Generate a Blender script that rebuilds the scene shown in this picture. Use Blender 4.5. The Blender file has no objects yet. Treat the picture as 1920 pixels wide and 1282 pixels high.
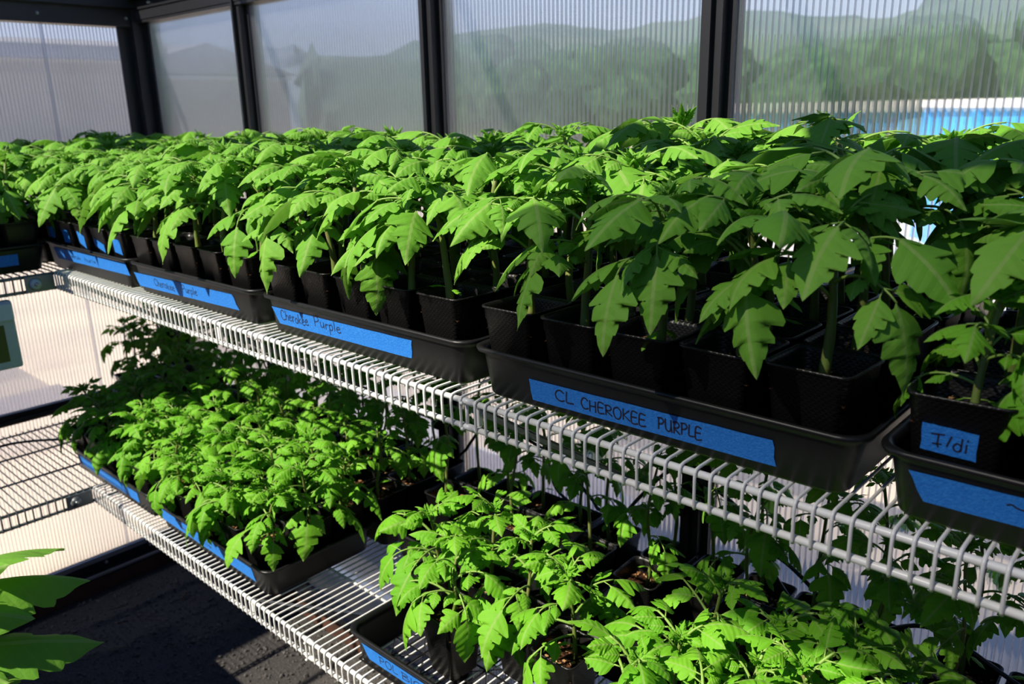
import bpy, bmesh, math, random
from mathutils import Vector, Matrix
R = random.Random(7)
PI = math.pi
C = bpy.context.scene.collection
S = bpy.context.scene

# ------------------------------------------------------------------ camera
cam_d = bpy.data.cameras.new('camera')
cam = bpy.data.objects.new('camera', cam_d); C.objects.link(cam)
PITCH, ROLL, YAW = 0.28074277, -0.02031723, 0.74223639
cy, sy, cp, sp = math.cos(YAW), math.sin(YAW), math.cos(PITCH), math.sin(PITCH)
fwd = Vector((-sy*cp, cy*cp, -sp)); right = Vector((cy, sy, 0)); up = right.cross(fwd)
r_ = right*math.cos(ROLL) + up*math.sin(ROLL); u_ = -right*math.sin(ROLL) + up*math.cos(ROLL)
cam.matrix_world = Matrix(((r_.x, u_.x, -fwd.x, 0), (r_.y, u_.y, -fwd.y, 0), (r_.z, u_.z, -fwd.z, 1.75), (0, 0, 0, 1)))
cam_d.sensor_width = 36; cam_d.lens = 1518.73/1920*36; cam_d.clip_start = 0.02; cam_d.clip_end = 600
cam_d.dof.use_dof = True; cam_d.dof.focus_distance = 1.15; cam_d.dof.aperture_fstop = 6.3
S.camera = cam

# ------------------------------------------------------------------ light and exposure
SUN_DIR = Vector((0.33, 1.0, -1.02))
sl = bpy.data.lights.new('sun', 'SUN'); sl.energy = 8.6; sl.angle = 0.009; sl.color = (1.0, 0.92, 0.78)
so = bpy.data.objects.new('sun', sl); C.objects.link(so)
so.rotation_euler = SUN_DIR.to_track_quat('-Z', 'Y').to_euler(); so.location = (1, -3, 5)
w = bpy.data.worlds.new('sky'); S.world = w; w.use_nodes = True
wn, wl = w.node_tree.nodes, w.node_tree.links
bg = wn['Background']; bg.inputs['Strength'].default_value = 1.15
tc = wn.new('ShaderNodeTexCoord'); sx = wn.new('ShaderNodeSeparateXYZ'); cr = wn.new('ShaderNodeValToRGB')
wl.new(tc.outputs['Generated'], sx.inputs[0]); wl.new(sx.outputs['Z'], cr.inputs[0]); wl.new(cr.outputs[0], bg.inputs[0])
cr.color_ramp.elements[0].position = 0.0; cr.color_ramp.elements[0].color = (0.84, 0.90, 1.0, 1)
cr.color_ramp.elements[1].position = 0.8; cr.color_ramp.elements[1].color = (0.025, 0.07, 0.26, 1)
e = cr.color_ramp.elements.new(0.30); e.color = (0.26, 0.40, 0.74, 1)
vs = S.view_settings; vs.view_transform = 'Standard'; vs.look = 'None'; vs.gamma = 1; vs.use_curve_mapping = False
vs.exposure = 0.0
S.cycles.max_bounces = 10; S.cycles.transparent_max_bounces = 16; S.cycles.transmission_bounces = 8
S.cycles.diffuse_bounces = 3; S.cycles.glossy_bounces = 3
S.cycles.sample_clamp_indirect = 6; S.cycles.caustics_refractive = False; S.cycles.caustics_reflective = False

# ------------------------------------------------------------------ material helpers
def mat(name, color, rough=0.5, metal=0.0, spec=0.5, bump=None, var=None, coord='Object'):
    m = bpy.data.materials.new(name); m.use_nodes = True
    n, l = m.node_tree.nodes, m.node_tree.links
    p = n['Principled BSDF']
    p.inputs['Base Color'].default_value = (*color, 1); p.inputs['Roughness'].default_value = rough
    p.inputs['Metallic'].default_value = metal; p.inputs['Specular IOR Level'].default_value = spec
    t = n.new('ShaderNodeTexCoord')
    if var:   # (scale, colour2, contrast lo, hi)
        ns = n.new('ShaderNodeTexNoise'); ns.inputs['Scale'].default_value = var[0]; ns.inputs['Detail'].default_value = 4
        l.new(t.outputs[coord], ns.inputs['Vector'])
        rp = n.new('ShaderNodeValToRGB'); l.new(ns.outputs['Fac'], rp.inputs[0])
        rp.color_ramp.elements[0].position = var[2]; rp.color_ramp.elements[1].position = var[3]
        rp.color_ramp.elements[0].color = (*color, 1); rp.color_ramp.elements[1].color = (*var[1], 1)
        l.new(rp.outputs[0], p.inputs['Base Color'])
    if bump:  # (scale, strength)
        nb = n.new('ShaderNodeTexNoise'); nb.inputs['Scale'].default_value = bump[0]; nb.inputs['Detail'].default_value = 3
        l.new(t.outputs[coord], nb.inputs['Vector'])
        b = n.new('ShaderNodeBump'); b.inputs['Strength'].default_value = bump[1]; b.inputs['Distance'].default_value = 0.002
        l.new(nb.outputs['Fac'], b.inputs['Height']); l.new(b.outputs[0], p.inputs['Normal'])
    return m

def leaf_material(name, col_a, col_b, translucent):
    m = bpy.data.materials.new(name); m.use_nodes = True
    n, l = m.node_tree.nodes, m.node_tree.links
    p = n['Principled BSDF']; p.inputs['Roughness'].default_value = 0.62; p.inputs['Specular IOR Level'].default_value = 0.22
    uv = n.new('ShaderNodeUVMap'); uv.uv_map = 'UVMap'
    sp_ = n.new('ShaderNodeSeparateXYZ'); l.new(uv.outputs[0], sp_.inputs[0])
    def M(op, a, b=None, c=None):
        k = n.new('ShaderNodeMath'); k.operation = op
        for i, v in enumerate((a, b, c)):
            if v is None: continue
            if isinstance(v, (int, float)): k.inputs[i].default_value = v
            else: l.new(v, k.inputs[i])
        return k.outputs[0]
    av = M('ABSOLUTE', M('SUBTRACT', sp_.outputs['Y'], 0.5))
    lat = M('FRACT', M('MULTIPLY', M('SUBTRACT', sp_.outputs['X'], M('MULTIPLY', av, 0.9)), 6.5))
    latd = M('ABSOLUTE', M('SUBTRACT', lat, 0.5))           # 0.5 at vein
    vein = M('SMOOTH_MAX', M('MULTIPLY', M('SUBTRACT', latd, 0.43), 10.0), 0.0, 0.1)
    mid = M('LESS_THAN', av, 0.018)
    vfac = M('MINIMUM', M('ADD', M('MULTIPLY', vein, 0.4), mid), 1.0)
    oi = n.new('ShaderNodeObjectInfo')
    tcn = n.new('ShaderNodeTexCoord'); ns = n.new('ShaderNodeTexNoise'); ns.inputs['Scale'].default_value = 14
    l.new(tcn.outputs['Object'], ns.inputs['Vector'])
    mx = n.new('ShaderNodeMixRGB'); mx.inputs[1].default_value = (*col_a, 1); mx.inputs[2].default_value = (*col_b, 1)
    l.new(M('MULTIPLY_ADD', oi.outputs['Random'], 0.65, M('MULTIPLY', ns.outputs['Fac'], 0.35)), mx.inputs[0])
    mv = n.new('ShaderNodeMixRGB'); l.new(mx.outputs[0], mv.inputs[1]); mv.inputs[2].default_value = (0.30, 0.45, 0.12, 1)
    l.new(M('MULTIPLY', vfac, 0.6), mv.inputs[0]); l.new(mv.outputs[0], p.inputs['Base Color'])
    n2 = n.new('ShaderNodeTexNoise'); n2.inputs['Scale'].default_value = 160; l.new(tcn.outputs['Object'], n2.inputs['Vector'])
    bp = n.new('ShaderNodeBump'); bp.inputs['Strength'].default_value = 0.28; bp.inputs['Distance'].default_value = 0.003
    h = M('ADD', M('MULTIPLY', latd, -1.2), M('MULTIPLY', n2.outputs['Fac'], 0.6))
    l.new(h, bp.inputs['Height']); l.new(bp.outputs[0], p.inputs['Normal'])
    tr = n.new('ShaderNodeBsdfTranslucent'); l.new(mv.outputs[0], tr.inputs[0]); l.new(bp.outputs[0], tr.inputs['Normal'])
    ms = n.new('ShaderNodeMixShader'); ms.inputs[0].default_value = translucent
    l.new(p.outputs[0], ms.inputs[1]); l.new(tr.outputs[0], ms.inputs[2]); l.new(ms.outputs[0], n['Material Output'].inputs[0])
    return m

def polycarbonate(name, clear, blur_rough, tint, diffuse=0.05, ridge=None):
    m = bpy.data.materials.new(name); m.use_nodes = True
    n, l = m.node_tree.nodes, m.node_tree.links; n.remove(n['Principled BSDF'])
    tr = n.new('ShaderNodeBsdfTransparent'); tr.inputs[0].default_value = (*tint, 1)
    rf = n.new('ShaderNodeBsdfRefraction'); rf.inputs['IOR'].default_value = 1.35; rf.inputs['Roughness'].default_value = blur_rough
    rf.inputs[0].default_value = (*tint, 1)
    if ridge:
        t = n.new('ShaderNodeTexCoord'); wv = n.new('ShaderNodeTexWave'); wv.bands_direction = ridge; wv.inputs['Scale'].default_value = 0.314159/0.0115*1.0
        l.new(t.outputs['Object'], wv.inputs[0]); b_ = n.new('ShaderNodeBump'); b_.inputs['Strength'].default_value = 1.0; b_.inputs['Distance'].default_value = 0.0016
        l.new(wv.outputs['Fac'], b_.inputs['Height']); l.new(b_.outputs[0], rf.inputs['Normal'])
    tl = n.new('ShaderNodeBsdfTranslucent'); tl.inputs[0].default_value = (0.9, 0.9, 0.92, 1)
    df = n.new('ShaderNodeBsdfDiffuse'); df.inputs[0].default_value = (0.8, 0.8, 0.82, 1)
    gl = n.new('ShaderNodeBsdfGlossy'); gl.inputs['Roughness'].default_value = 0.15
    a = n.new('ShaderNodeMixShader'); a.inputs[0].default_value = 1-clear; l.new(tr.outputs[0], a.inputs[1]); l.new(rf.outputs[0], a.inputs[2])
    b = n.new('ShaderNodeMixShader'); b.inputs[0].default_value = 0.5; l.new(tl.outputs[0], b.inputs[1]); l.new(df.outputs[0], b.inputs[2])
    c = n.new('ShaderNodeMixShader'); c.inputs[0].default_value = diffuse; l.new(a.outputs[0], c.inputs[1]); l.new(b.outputs[0], c.inputs[2])
    d = n.new('ShaderNodeMixShader'); d.inputs[0].default_value = 0.03; l.new(c.outputs[0], d.inputs[1]); l.new(gl.outputs[0], d.inputs[2])
    l.new(d.outputs[0], n['Material Output'].inputs[0])
    return m

def pot_material():
    m = mat('pot_black_plastic', (0.008, 0.0075, 0.0075), 0.36, spec=0.4)
    n, l = m.node_tree.nodes, m.node_tree.links; p = n['Principled BSDF']
    t = n.new('ShaderNodeTexCoord'); mp = n.new('ShaderNodeMapping'); l.new(t.outputs['Object'], mp.inputs[0])
    hs = []
    for a in (0.6, -0.6):
        mp = n.new('ShaderNodeMapping'); mp.inputs['Rotation'].default_value = (a, a, 0); l.new(t.outputs['Object'], mp.inputs[0])
        wv = n.new('ShaderNodeTexWave'); wv.bands_direction = 'Z'; wv.inputs['Scale'].default_value = 75; l.new(mp.outputs[0], wv.inputs[0]); hs.append(wv)
    ad = n.new('ShaderNodeMath'); ad.operation = 'MAXIMUM'; l.new(hs[0].outputs['Fac'], ad.inputs[0]); l.new(hs[1].outputs['Fac'], ad.inputs[1])
    b = n.new('ShaderNodeBump'); b.inputs['Strength'].default_value = 0.22; b.inputs['Distance'].default_value = 0.0012
    l.new(ad.outputs[0], b.inputs['Height']); l.new(b.outputs[0], p.inputs['Normal'])
    return m

M_WHITE = mat('white_vinyl_coated_wire', (0.80, 0.80, 0.78), 0.32, var=(60, (0.70, 0.70, 0.68), 0.55, 0.75))
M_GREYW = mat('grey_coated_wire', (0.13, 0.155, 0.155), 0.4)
M_TRAY = mat('black_tray_plastic', (0.008, 0.008, 0.009), 0.40, spec=0.35, bump=(60, 0.15))
M_POT = pot_material()
M_TAPE = mat('blue_painters_tape', (0.016, 0.16, 0.56), 0.6, spec=0.3, bump=(420, 0.5), var=(260, (0.026, 0.21, 0.64), 0.4, 0.7))
M_INK = mat('black_marker_ink', (0.008, 0.008, 0.03), 0.6)
M_SOIL = mat('potting_mix', (0.022, 0.010, 0.006), 0.95, spec=0.1, bump=(260, 1.0), var=(210, (0.16, 0.065, 0.022), 0.52, 0.72))
M_CHIP = mat('bark_chip', (0.34, 0.16, 0.06), 0.8, var=(90, (0.5, 0.3, 0.14), 0.4, 0.7))
M_STEM = mat('stem_green', (0.13, 0.20, 0.035), 0.55, var=(50, (0.17, 0.15, 0.05), 0.4, 0.7))
M_PET = mat('petiole_green', (0.20, 0.34, 0.06), 0.55)
M_LEAF = leaf_material('tomato_leaf', (0.115, 0.33, 0.022), (0.20, 0.45, 0.05), 0.30)
M_LEAFL = leaf_material('young_tomato_leaf', (0.105, 0.35, 0.012), (0.20, 0.50, 0.03), 0.32)
M_FRAME = mat('dark_bronze_frame', (0.018, 0.018, 0.022), 0.4, metal=0.3, bump=(30, 0.1))
M_ALU = mat('grey_aluminium', (0.42, 0.43, 0.45), 0.35, metal=0.8)
M_BRACE = mat('grey_painted_brace', (0.20, 0.22, 0.23), 0.45, metal=0.4)
M_GLOSS = mat('glossy_dark_bronze', (0.05, 0.05, 0.06), 0.2, metal=0.6)
M_WOOD = mat('brown_timber', (0.10, 0.038, 0.02), 0.8, var=(12, (0.05, 0.02, 0.012), 0.35, 0.7), bump=(40, 0.5))
M_GRAVEL = mat('dark_gravel_ground', (0.048, 0.044, 0.042), 0.95, var=(220, (0.22, 0.21, 0.20), 0.55, 0.75), bump=(120, 1.0))
M_PEB = mat('gravel_stone', (0.10, 0.095, 0.09), 0.9, var=(140, (0.20, 0.19, 0.18), 0.5, 0.75))
M_POLY = polycarbonate('twin_wall_polycarbonate', 0.76, 0.05, (0.97, 0.98, 1.0), 0.035, 'X')
M_POLYE = polycarbonate('twin_wall_polycarbonate_end', 0.72, 0.05, (0.97, 0.98, 1.0), 0.06, 'Y')
M_RIB = polycarbonate('polycarbonate_rib', 0.7, 0.3, (0.84, 0.86, 0.92), 0.08)
M_CABLE = mat('black_rubber', (0.012, 0.012, 0.014), 0.45)
M_METER = mat('blue_grey_plastic', (0.42, 0.52, 0.56), 0.4)
M_LCD = mat('lcd_glass', (0.055, 0.055, 0.03), 0.2)
M_SAND = mat('pale_sandy_ground', (0.86, 0.70, 0.52), 0.95, var=(1.5, (0.62, 0.52, 0.42), 0.4, 0.7), bump=(8, 0.4))
M_PAVE = mat('pinkish_grey_paving', (0.26, 0.235, 0.24), 0.95, var=(1.2, (0.21, 0.19, 0.20), 0.4, 0.7))
M_HILL = mat('wooded_hillside', (0.09, 0.15, 0.12), 1.0, spec=0.0, var=(0.12, (0.14, 0.19, 0.14), 0.4, 0.65), bump=(2, 1))
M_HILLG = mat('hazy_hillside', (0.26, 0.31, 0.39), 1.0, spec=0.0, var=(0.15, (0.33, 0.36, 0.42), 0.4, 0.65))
M_TREE = mat('tree_foliage', (0.03, 0.075, 0.04), 0.9, spec=0.1, var=(2.5, (0.075, 0.15, 0.07), 0.4, 0.65), bump=(8, 1))
M_POOL = mat('blue_pool_liner', (0.04, 0.38, 0.86), 0.5, var=(0.8, (0.10, 0.47, 0.90), 0.4, 0.6))
M_RIMW = mat('white_pool_rim', (0.8, 0.78, 0.76), 0.5)
M_HOUSE = mat('grey_stucco', (0.42, 0.43, 0.45), 0.9, var=(1, (0.36, 0.38, 0.40), 0.4, 0.6))
M_PINK = mat('dusty_pink_stucco', (0.50, 0.43, 0.44), 0.9)
M_ROOF = mat('slate_blue_fascia', (0.05, 0.07, 0.15), 0.6)
M_TARP = mat('white_plastic_sheet', (0.85, 0.84, 0.90), 0.35, bump=(9, 1))
M_SUNDIM = bpy.data.materials.new('sun_dimming_sheet'); M_SUNDIM.use_nodes = True  # for the added overhead sheet that weakens the sun
_n, _l = M_SUNDIM.node_tree.nodes, M_SUNDIM.node_tree.links; _t = _n.new('ShaderNodeBsdfTransparent'); _m = _n.new('ShaderNodeMixShader')
_n['Principled BSDF'].inputs['Base Color'].default_value = (.02, .02, .02, 1); _m.inputs[0].default_value = 0.54
_l.new(_t.outputs[0], _m.inputs[1]); _l.new(_n['Principled BSDF'].outputs[0], _m.inputs[2]); _l.new(_m.outputs[0], _n['Material Output'].inputs[0])
M_BARK = mat('tree_bark', (0.12, 0.09, 0.06), 0.9)
M_DRY = mat('dry_leaf_tan', (0.30, 0.24, 0.17), 0.9)

# ------------------------------------------------------------------ mesh helpers
def mesh(name, bm, mats, smooth=False):
    me = bpy.data.meshes.new(name)
    bmesh.ops.recalc_face_normals(bm, faces=bm.faces) if smooth != 'keep' else None
    bm.to_mesh(me); bm.free()
    for m in (mats if isinstance(mats, (list, tuple)) else [mats]): me.materials.append(m)
    if smooth:
        for p in me.polygons: p.use_smooth = True
    return me
def link(name, me, parent=None, loc=(0, 0, 0), rot=(0, 0, 0), sc=1.0):
    o = bpy.data.objects.new(name, me); C.objects.link(o)
    if parent is not None: o.parent = parent
    o.location = loc; o.rotation_euler = rot
    o.scale = (sc, sc, sc) if isinstance(sc, (int, float)) else sc
    return o
def obj(name, bm, mats, parent=None, smooth=False, loc=(0, 0, 0)):
    return link(name, mesh(name, bm, mats, smooth), parent, loc)
def thing(name, label, cat, loc=(0, 0, 0), rz=0, group=None):
    o = bpy.data.objects.new(name, None); C.objects.link(o); o.empty_display_size = 0.02
    o.location = loc; o.rotation_euler = (0, 0, rz); o['label'] = label; o['category'] = cat
    if group: o['group'] = group
    return o
def tag(o, label, cat, group=None, kind=None):
    o['label'] = label; o['category'] = cat
    if group: o['group'] = group
    if kind: o['kind'] = kind
    return o
def struct(o): o['kind'] = 'structure'; return o
def box(bm, a, b, bev=0):
    x0, y0, z0 = a; x1, y1, z1 = b
    v = [bm.verts.new(p) for p in ((x0,y0,z0),(x1,y0,z0),(x1,y1,z0),(x0,y1,z0),(x0,y0,z1),(x1,y0,z1),(x1,y1,z1),(x0,y1,z1))]
    for f in ((0,3,2,1),(4,5,6,7),(0,1,5,4),(1,2,6,5),(2,3,7,6),(3,0,4,7)): bm.faces.new([v[i] for i in f])
def boxbm(a, b, bev=0):
    bm = bmesh.new(); box(bm, a, b)
    if bev: bmesh.ops.bevel(bm, geom=list(bm.edges), offset=bev, segments=2, affect='EDGES', profile=0.5)
    return bm
def tube(bm, pts, rad, n=6, cap=True, mi=0, uv=None):
    pts = [Vector(p) for p in pts]; rings = []
    if not isinstance(rad, (list, tuple)): rad = [rad]*len(pts)
    ref = None
    for i, p in enumerate(pts):
        d = (pts[min(i+1, len(pts)-1)] - pts[max(i-1, 0)]).normalized()
        if ref is None: ref = Vector((0, 0, 1)) if abs(d.z) < 0.9 else Vector((1, 0, 0))
        a = d.cross(ref).normalized(); b = a.cross(d).normalized(); ref = b
        rings.append([bm.verts.new(p + rad[i]*(a*math.cos(2*PI*k/n) + b*math.sin(2*PI*k/n))) for k in range(n)])
    for i in range(len(rings)-1):
        for k in range(n):
            f = bm.faces.new((rings[i][k], rings[i][(k+1) % n], rings[i+1][(k+1) % n], rings[i+1][k])); f.material_index = mi; f.smooth = True
    if cap and n > 2:
        f = bm.faces.new(rings[0][::-1]); f.material_index = mi
        f = bm.faces.new(rings[-1]); f.material_index = mi
def tubebm(pts, rad, n=8):
    bm = bmesh.new(); tube(bm, pts, rad, n); return bm
def catmull(pts, k=6):
    pts = [Vector(p) for p in pts]; P = [pts[0]] + pts + [pts[-1]]; out = []
    for i in range(1, len(P)-2):
        for j in range(k):
            t = j/k; a, b, c, d = P[i-1], P[i], P[i+1], P[i+2]
            out.append(0.5*((2*b) + (c-a)*t + (2*a-5*b+4*c-d)*t*t + (3*b-a-3*c+d)*t**3))
    out.append(pts[-1]); return out
def rrect(hx, hy, r, z, n=4):
    out = []
    for qx, qy, a0 in ((1, 1, 0), (-1, 1, 90), (-1, -1, 180), (1, -1, 270)):
        for k in range(n+1):
            a = math.radians(a0 + 90*k/n); out.append((qx*(hx-r) + r*math.cos(a), qy*(hy-r) + r*math.sin(a), z))
    return out
def loft(bm, loops, cap0=True, cap1=False):
    vs_ = [[bm.verts.new(p) for p in lp] for lp in loops]; n = len(vs_[0])
    for i in range(len(vs_)-1):
        for k in range(n): bm.faces.new((vs_[i][k], vs_[i][(k+1) % n], vs_[i+1][(k+1) % n], vs_[i+1][k]))
    if cap0: bm.faces.new(vs_[0][::-1])
    if cap1: bm.faces.new(vs_[-1])
    return vs_

# ------------------------------------------------------------------ key measures (metres)
YW, XE = 1.404, -3.065          # inner faces of the long wall and of the end wall
ZU, ZL = 1.347, 0.700           # upper and lower shelf decks
YF, XF = 0.770, -2.400          # front rails of the long shelf and of the end shelf

# ------------------------------------------------------------------ floor, walls, frame
f = obj('floor', boxbm((-3.25, -1.4, -0.05), (1.2, 1.6, 0.0)), M_GRAVEL); struct(f)
gv, gf = [], []
OCT = ((1,0,0),(0,1,0),(-1,0,0),(0,-1,0),(0,0,1),(0,0,-1))
for i in range(9000):
    x, y = R.uniform(-3.0, -1.0), R.uniform(0.15, 1.35); s_ = R.choice((0.002, 0.0025, 0.003, 0.004, 0.005, 0.007))*R.uniform(0.7, 1.3)
    m = Matrix.Translation((x, y, s_*0.4)) @ Matrix.Rotation(R.uniform(0, 6), 4, 'Z') @ Matrix.Rotation(R.uniform(-1, 1), 4, 'X') @ Matrix.Diagonal((s_*R.uniform(.8, 1.5), s_, s_*R.uniform(.5, 1), 1))
    k = len(gv); gv += [m @ (Vector(p)*R.uniform(.8, 1.1)) for p in OCT]
    gf += [(k+a_, k+(a_+1) % 4, k+4) for a_ in range(4)] + [(k+(a_+1) % 4, k+a_, k+5) for a_ in range(4)]
gm = bpy.data.meshes.new('gravel'); gm.from_pydata(gv, [], gf); gm.materials.append(M_PEB)
g = link('gravel', gm, f); g['kind'] = 'stuff'
# outside ground
o = obj('ground', boxbm((-260, 1.75, -0.12), (160, 400, -0.01)), M_SAND); struct(o)
o = obj('ground', boxbm((-5.35, -200, -0.12), (-3.27, 1.75, -0.01)), M_SAND); struct(o)
o = obj('ground', boxbm((-260, -200, -0.12), (-5.35, 1.75, -0.02)), M_PAVE); struct(o)
o = obj('kerb', boxbm((-5.75, -60, -0.10), (-5.35, 1.75, 0.03)), M_ROOF); struct(o)

def rib_mesh(length, z0, z1, axis, t=0.0006, depth=0.0085, pitch=0.0115):
    bm = bmesh.new(); k = int(length/pitch)
    for i in range(k):
        q = (i+0.5)*pitch
        if axis == 'x': box(bm, (q-t, 0.0008, z0), (q+t, depth, z1))
        else: box(bm, (-depth, q-t, z0), (-0.0008, q+t, z1))
    return mesh('rib', bm, M_RIB)
wall_b = bpy.data.objects.new('wall_back', None); C.objects.link(wall_b); struct(wall_b)
posts_x = [XE, -2.36, -1.52, -0.767, 0.0, 0.77]
for i in range(len(posts_x)-1):
    a, b = posts_x[i]+0.002, posts_x[i+1]-0.002
    p = obj('polycarbonate_panel', boxbm((0, 0, 0.09), (b-a, 0.0095, 2.12)), M_POLY, wall_b, loc=(a, YW, 0))
    r = link('rib', rib_mesh(b-a, 0.095, 2.115, 'x'), p); r['kind'] = 'stuff'
wall_e = bpy.data.objects.new('wall_left', None); C.objects.link(wall_e); struct(wall_e)
for a, b in ((-1.4, -0.56), (-0.556, 0.28), (0.284, 1.07), (1.074, YW+0.01)):
    p = obj('polycarbonate_panel', boxbm((-0.0095, 0, 0.12), (0, b-a, 2.12)), M_POLYE, wall_e, loc=(XE, a, 0))
    r = link('rib', rib_mesh(b-a, 0.125, 2.115, 'y'), p); r['kind'] = 'stuff'
# posts: flanged extrusions
def post_bm(x0, z0=0.09, z1=2.12):
    bm = bmesh.new()
    box(bm, (x0-0.021, YW-0.028, z0), (x0+0.021, YW-0.0005, z1))
    box(bm, (x0-0.034, YW-0.006, z0), (x0+0.034, YW-0.0004, z1))
    box(bm, (x0-0.004, YW-0.040, z0), (x0+0.004, YW-0.027, z1))
    box(bm, (x0-0.032, YW+0.011, z0), (x0+0.032, YW+0.034, z1))
    return bm
for x in posts_x[1:]:
    obj('post', post_bm(x), M_FRAME, wall_b)
bm = bmesh.new()
box(bm, (XE+0.0005, YW-0.045, 0.12), (XE+0.045, YW-0.0005, 2.12)); box(bm, (XE+0.0004, YW-0.085, 0.12), (XE+0.006, YW-0.044, 2.12))
box(bm, (XE+0.044, YW-0.006, 0.12), (XE+0.078, YW-0.0004, 2.12)); box(bm, (XE-0.05, YW+0.011, 0.12), (XE+0.05, YW+0.05, 2.12))
obj('corner_post', bm, M_FRAME, wall_b)
obj('seam_strip', boxbm((XE+0.0002, 1.067, 0.12), (XE+0.0016, 1.077, 2.10)), M_RIB, wall_e)
# top rails
bm = bmesh.new()
box(bm, (XE, YW-0.032, 2.062), (1.0, YW+0.03, 2.19)); box(bm, (XE, YW-0.058, 2.135), (1.0, YW-0.031, 2.19)); box(bm, (XE, YW-0.036, 2.105), (1.0, YW-0.030, 2.112))
obj('top_rail', bm, M_FRAME, wall_b)
obj('eave_trim', boxbm((XE+0.05, YW-0.0345, 2.072), (1.0, YW-0.0322, 2.098)), M_GLOSS, wall_b)
bm = bmesh.new()
box(bm, (XE-0.03, -1.4, 2.050), (XE+0.030, YW, 2.19)); box(bm, (XE+0.029, -1.4, 2.110), (XE+0.055, YW, 2.19))
obj('top_rail', bm, M_FRAME, wall_e)
def bolt(parent, p, ax):
    bm = bmesh.new(); bmesh.ops.create_cone(bm, cap_ends=True, segments=6, radius1=0.007, radius2=0.005, depth=0.006)
    q = bmesh.ops.create_uvsphere(bm, u_segments=8, v_segments=5, radius=0.0045)
    bmesh.ops.translate(bm, verts=q['verts'], vec=(0, 0, 0.003))
    o = obj('bolt', bm, M_ALU, parent, loc=p); o.rotation_euler = (PI/2, 0, 0) if ax == 'y' else (0, PI/2, 0)
for y in (0.6, 1.059, 1.345): bolt(wall_e, (XE+0.031, y, 2.078), 'x')
for x in (-2.90, -2.71, -2.42, -1.9, -1.5): bolt(wall_b, (x, YW-0.034, 2.120), 'y')
# base rails and sleepers
for nm, par, y_ in (('base_rail', wall_e, 0),):
    bm = bmesh.new()
    box(bm, (XE-0.02, -1.4, 0.062), (XE+0.055, YW, 0.070)); box(bm, (XE-0.014, -1.4, 0.069), (XE-0.010, YW, 0.125)); box(bm, (XE+0.002, -1.4, 0.069), (XE+0.006, YW, 0.128))
    obj('base_rail', bm, M_FRAME, wall_e)
    obj('channel_lip', boxbm((XE+0.0062, -1.4, 0.108), (XE+0.012, YW, 0.128)), M_ALU, wall_e)
    obj('channel_lip', boxbm((XE+0.045, -1.4, 0.070), (XE+0.056, YW, 0.078)), M_ALU, wall_e)
obj('timber_board', boxbm((XE-0.04, -1.4, 0.0), (XE+0.050, YW+0.04, 0.062), 0.004), M_WOOD, wall_e)
bm = bmesh.new(); box(bm, (XE, YW-0.05, 0.062), (1.2, YW+0.02, 0.092)); obj('base_rail', bm, M_FRAME, wall_b)
obj('timber_board', boxbm((XE+0.05, YW-0.05, 0.0), (1.2, YW+0.04, 0.062), 0.004), M_WOOD, wall_b)
for y in (0.76, 0.98, 1.15): bolt(wall_e, (XE+0.014, y, 0.095), 'x')
wall_f = obj('wall_front', boxbm((-3.2, -1.47, 0), (1.0, -1.40, 2.1)), M_FRAME); struct(wall_f)  # unseen wall, made opaque to keep sky light off the shelves
obj('wall_right', boxbm((1.0, -1.47, 0), (1.05, 1.44, 2.1)), M_FRAME)['kind'] = 'structure'  # out of view too, opaque to hold back the sky
# rafters of the roof (above the picture)
roof = bpy.data.objects.new('roof', None); C.objects.link(roof); struct(roof)
for x in posts_x:
    bm = bmesh.new(); tube(bm, [(x, YW, 2.16), (x, 0.0, 2.75)], 0.018, 4); obj('rafter', bm, M_FRAME, roof)
obj('ridge_beam', boxbm((XE, -0.03, 2.72), (1.0, 0.03, 2.80)), M_FRAME, roof)

# ------------------------------------------------------------------ wire shelves
def shelf(name, label, a0, a1, depth, z, group, place, wires_from, wires_to, M_WHITE=M_WHITE):
    """local: x along the front rail, y to the wall, front at y=0; place=(x,y,rz)"""
    t = thing(name, label, 'shelf', (place[0], place[1], z), place[2], group)
    L = a1-a0
    obj('front_rail', tubebm([(a0, 0.005, -0.007), (a1, 0.005, -0.007)], 0.0046, 10), M_WHITE, t, True)
    obj('lower_rail', tubebm([(a0, 0.005, -0.047), (a1, 0.005, -0.047)], 0.0046, 10), M_WHITE, t, True)
    for q in (0.33, 0.66, 0.985):
        obj('support_rod', tubebm([(a0, depth*q, -0.0052), (a1, depth*q, -0.0052)], 0.0034, 8), M_WHITE, t, True)
    bm = bmesh.new()
    tube(bm, [(0, depth, 0), (0, depth*0.5, 0), (0, 0.008, 0), (0, 0.001, -0.0012), (0, -0.0012, -0.005), (0, -0.0016, -0.012), (0, -0.0005, -0.047), (0, 0.001, -0.051)], 0.0021, 6)
    wm = mesh('wire', bm, M_WHITE, True)
    n = int(L/0.0198); x = a0+0.006
    while x < a1-0.003:
        if wires_from <= x <= wires_to: link('wire', wm, t, (x, 0, 0))
        x += 0.0198
    return t
def clip(parent, x):
    bm = bmesh.new()
    for dz in (-0.007, -0.047):
        tube(bm, [(x-0.013, 0.005, dz), (x+0.013, 0.005, dz)], 0.0056, 10)
        tube(bm, [(x, -0.004, dz), (x, -0.0075, dz)], 0.003, 8)
    box(bm, (x-0.002, 0.003, -0.045), (x+0.002, 0.007, -0.009))
    obj('joining_clip', bm, M_WHITE, parent, True)
XJ = -0.787
u1 = shelf('wire_shelf', 'upper white wire shelf, longer left length with the Cherokee Purple trays', XF, XJ-0.001, YW-YF-0.035, ZU, None, (0, YF, 0), -9, 9)
clip(u1, XJ-0.016); clip(u1, -1.36); clip(u1, -1.62)
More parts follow.
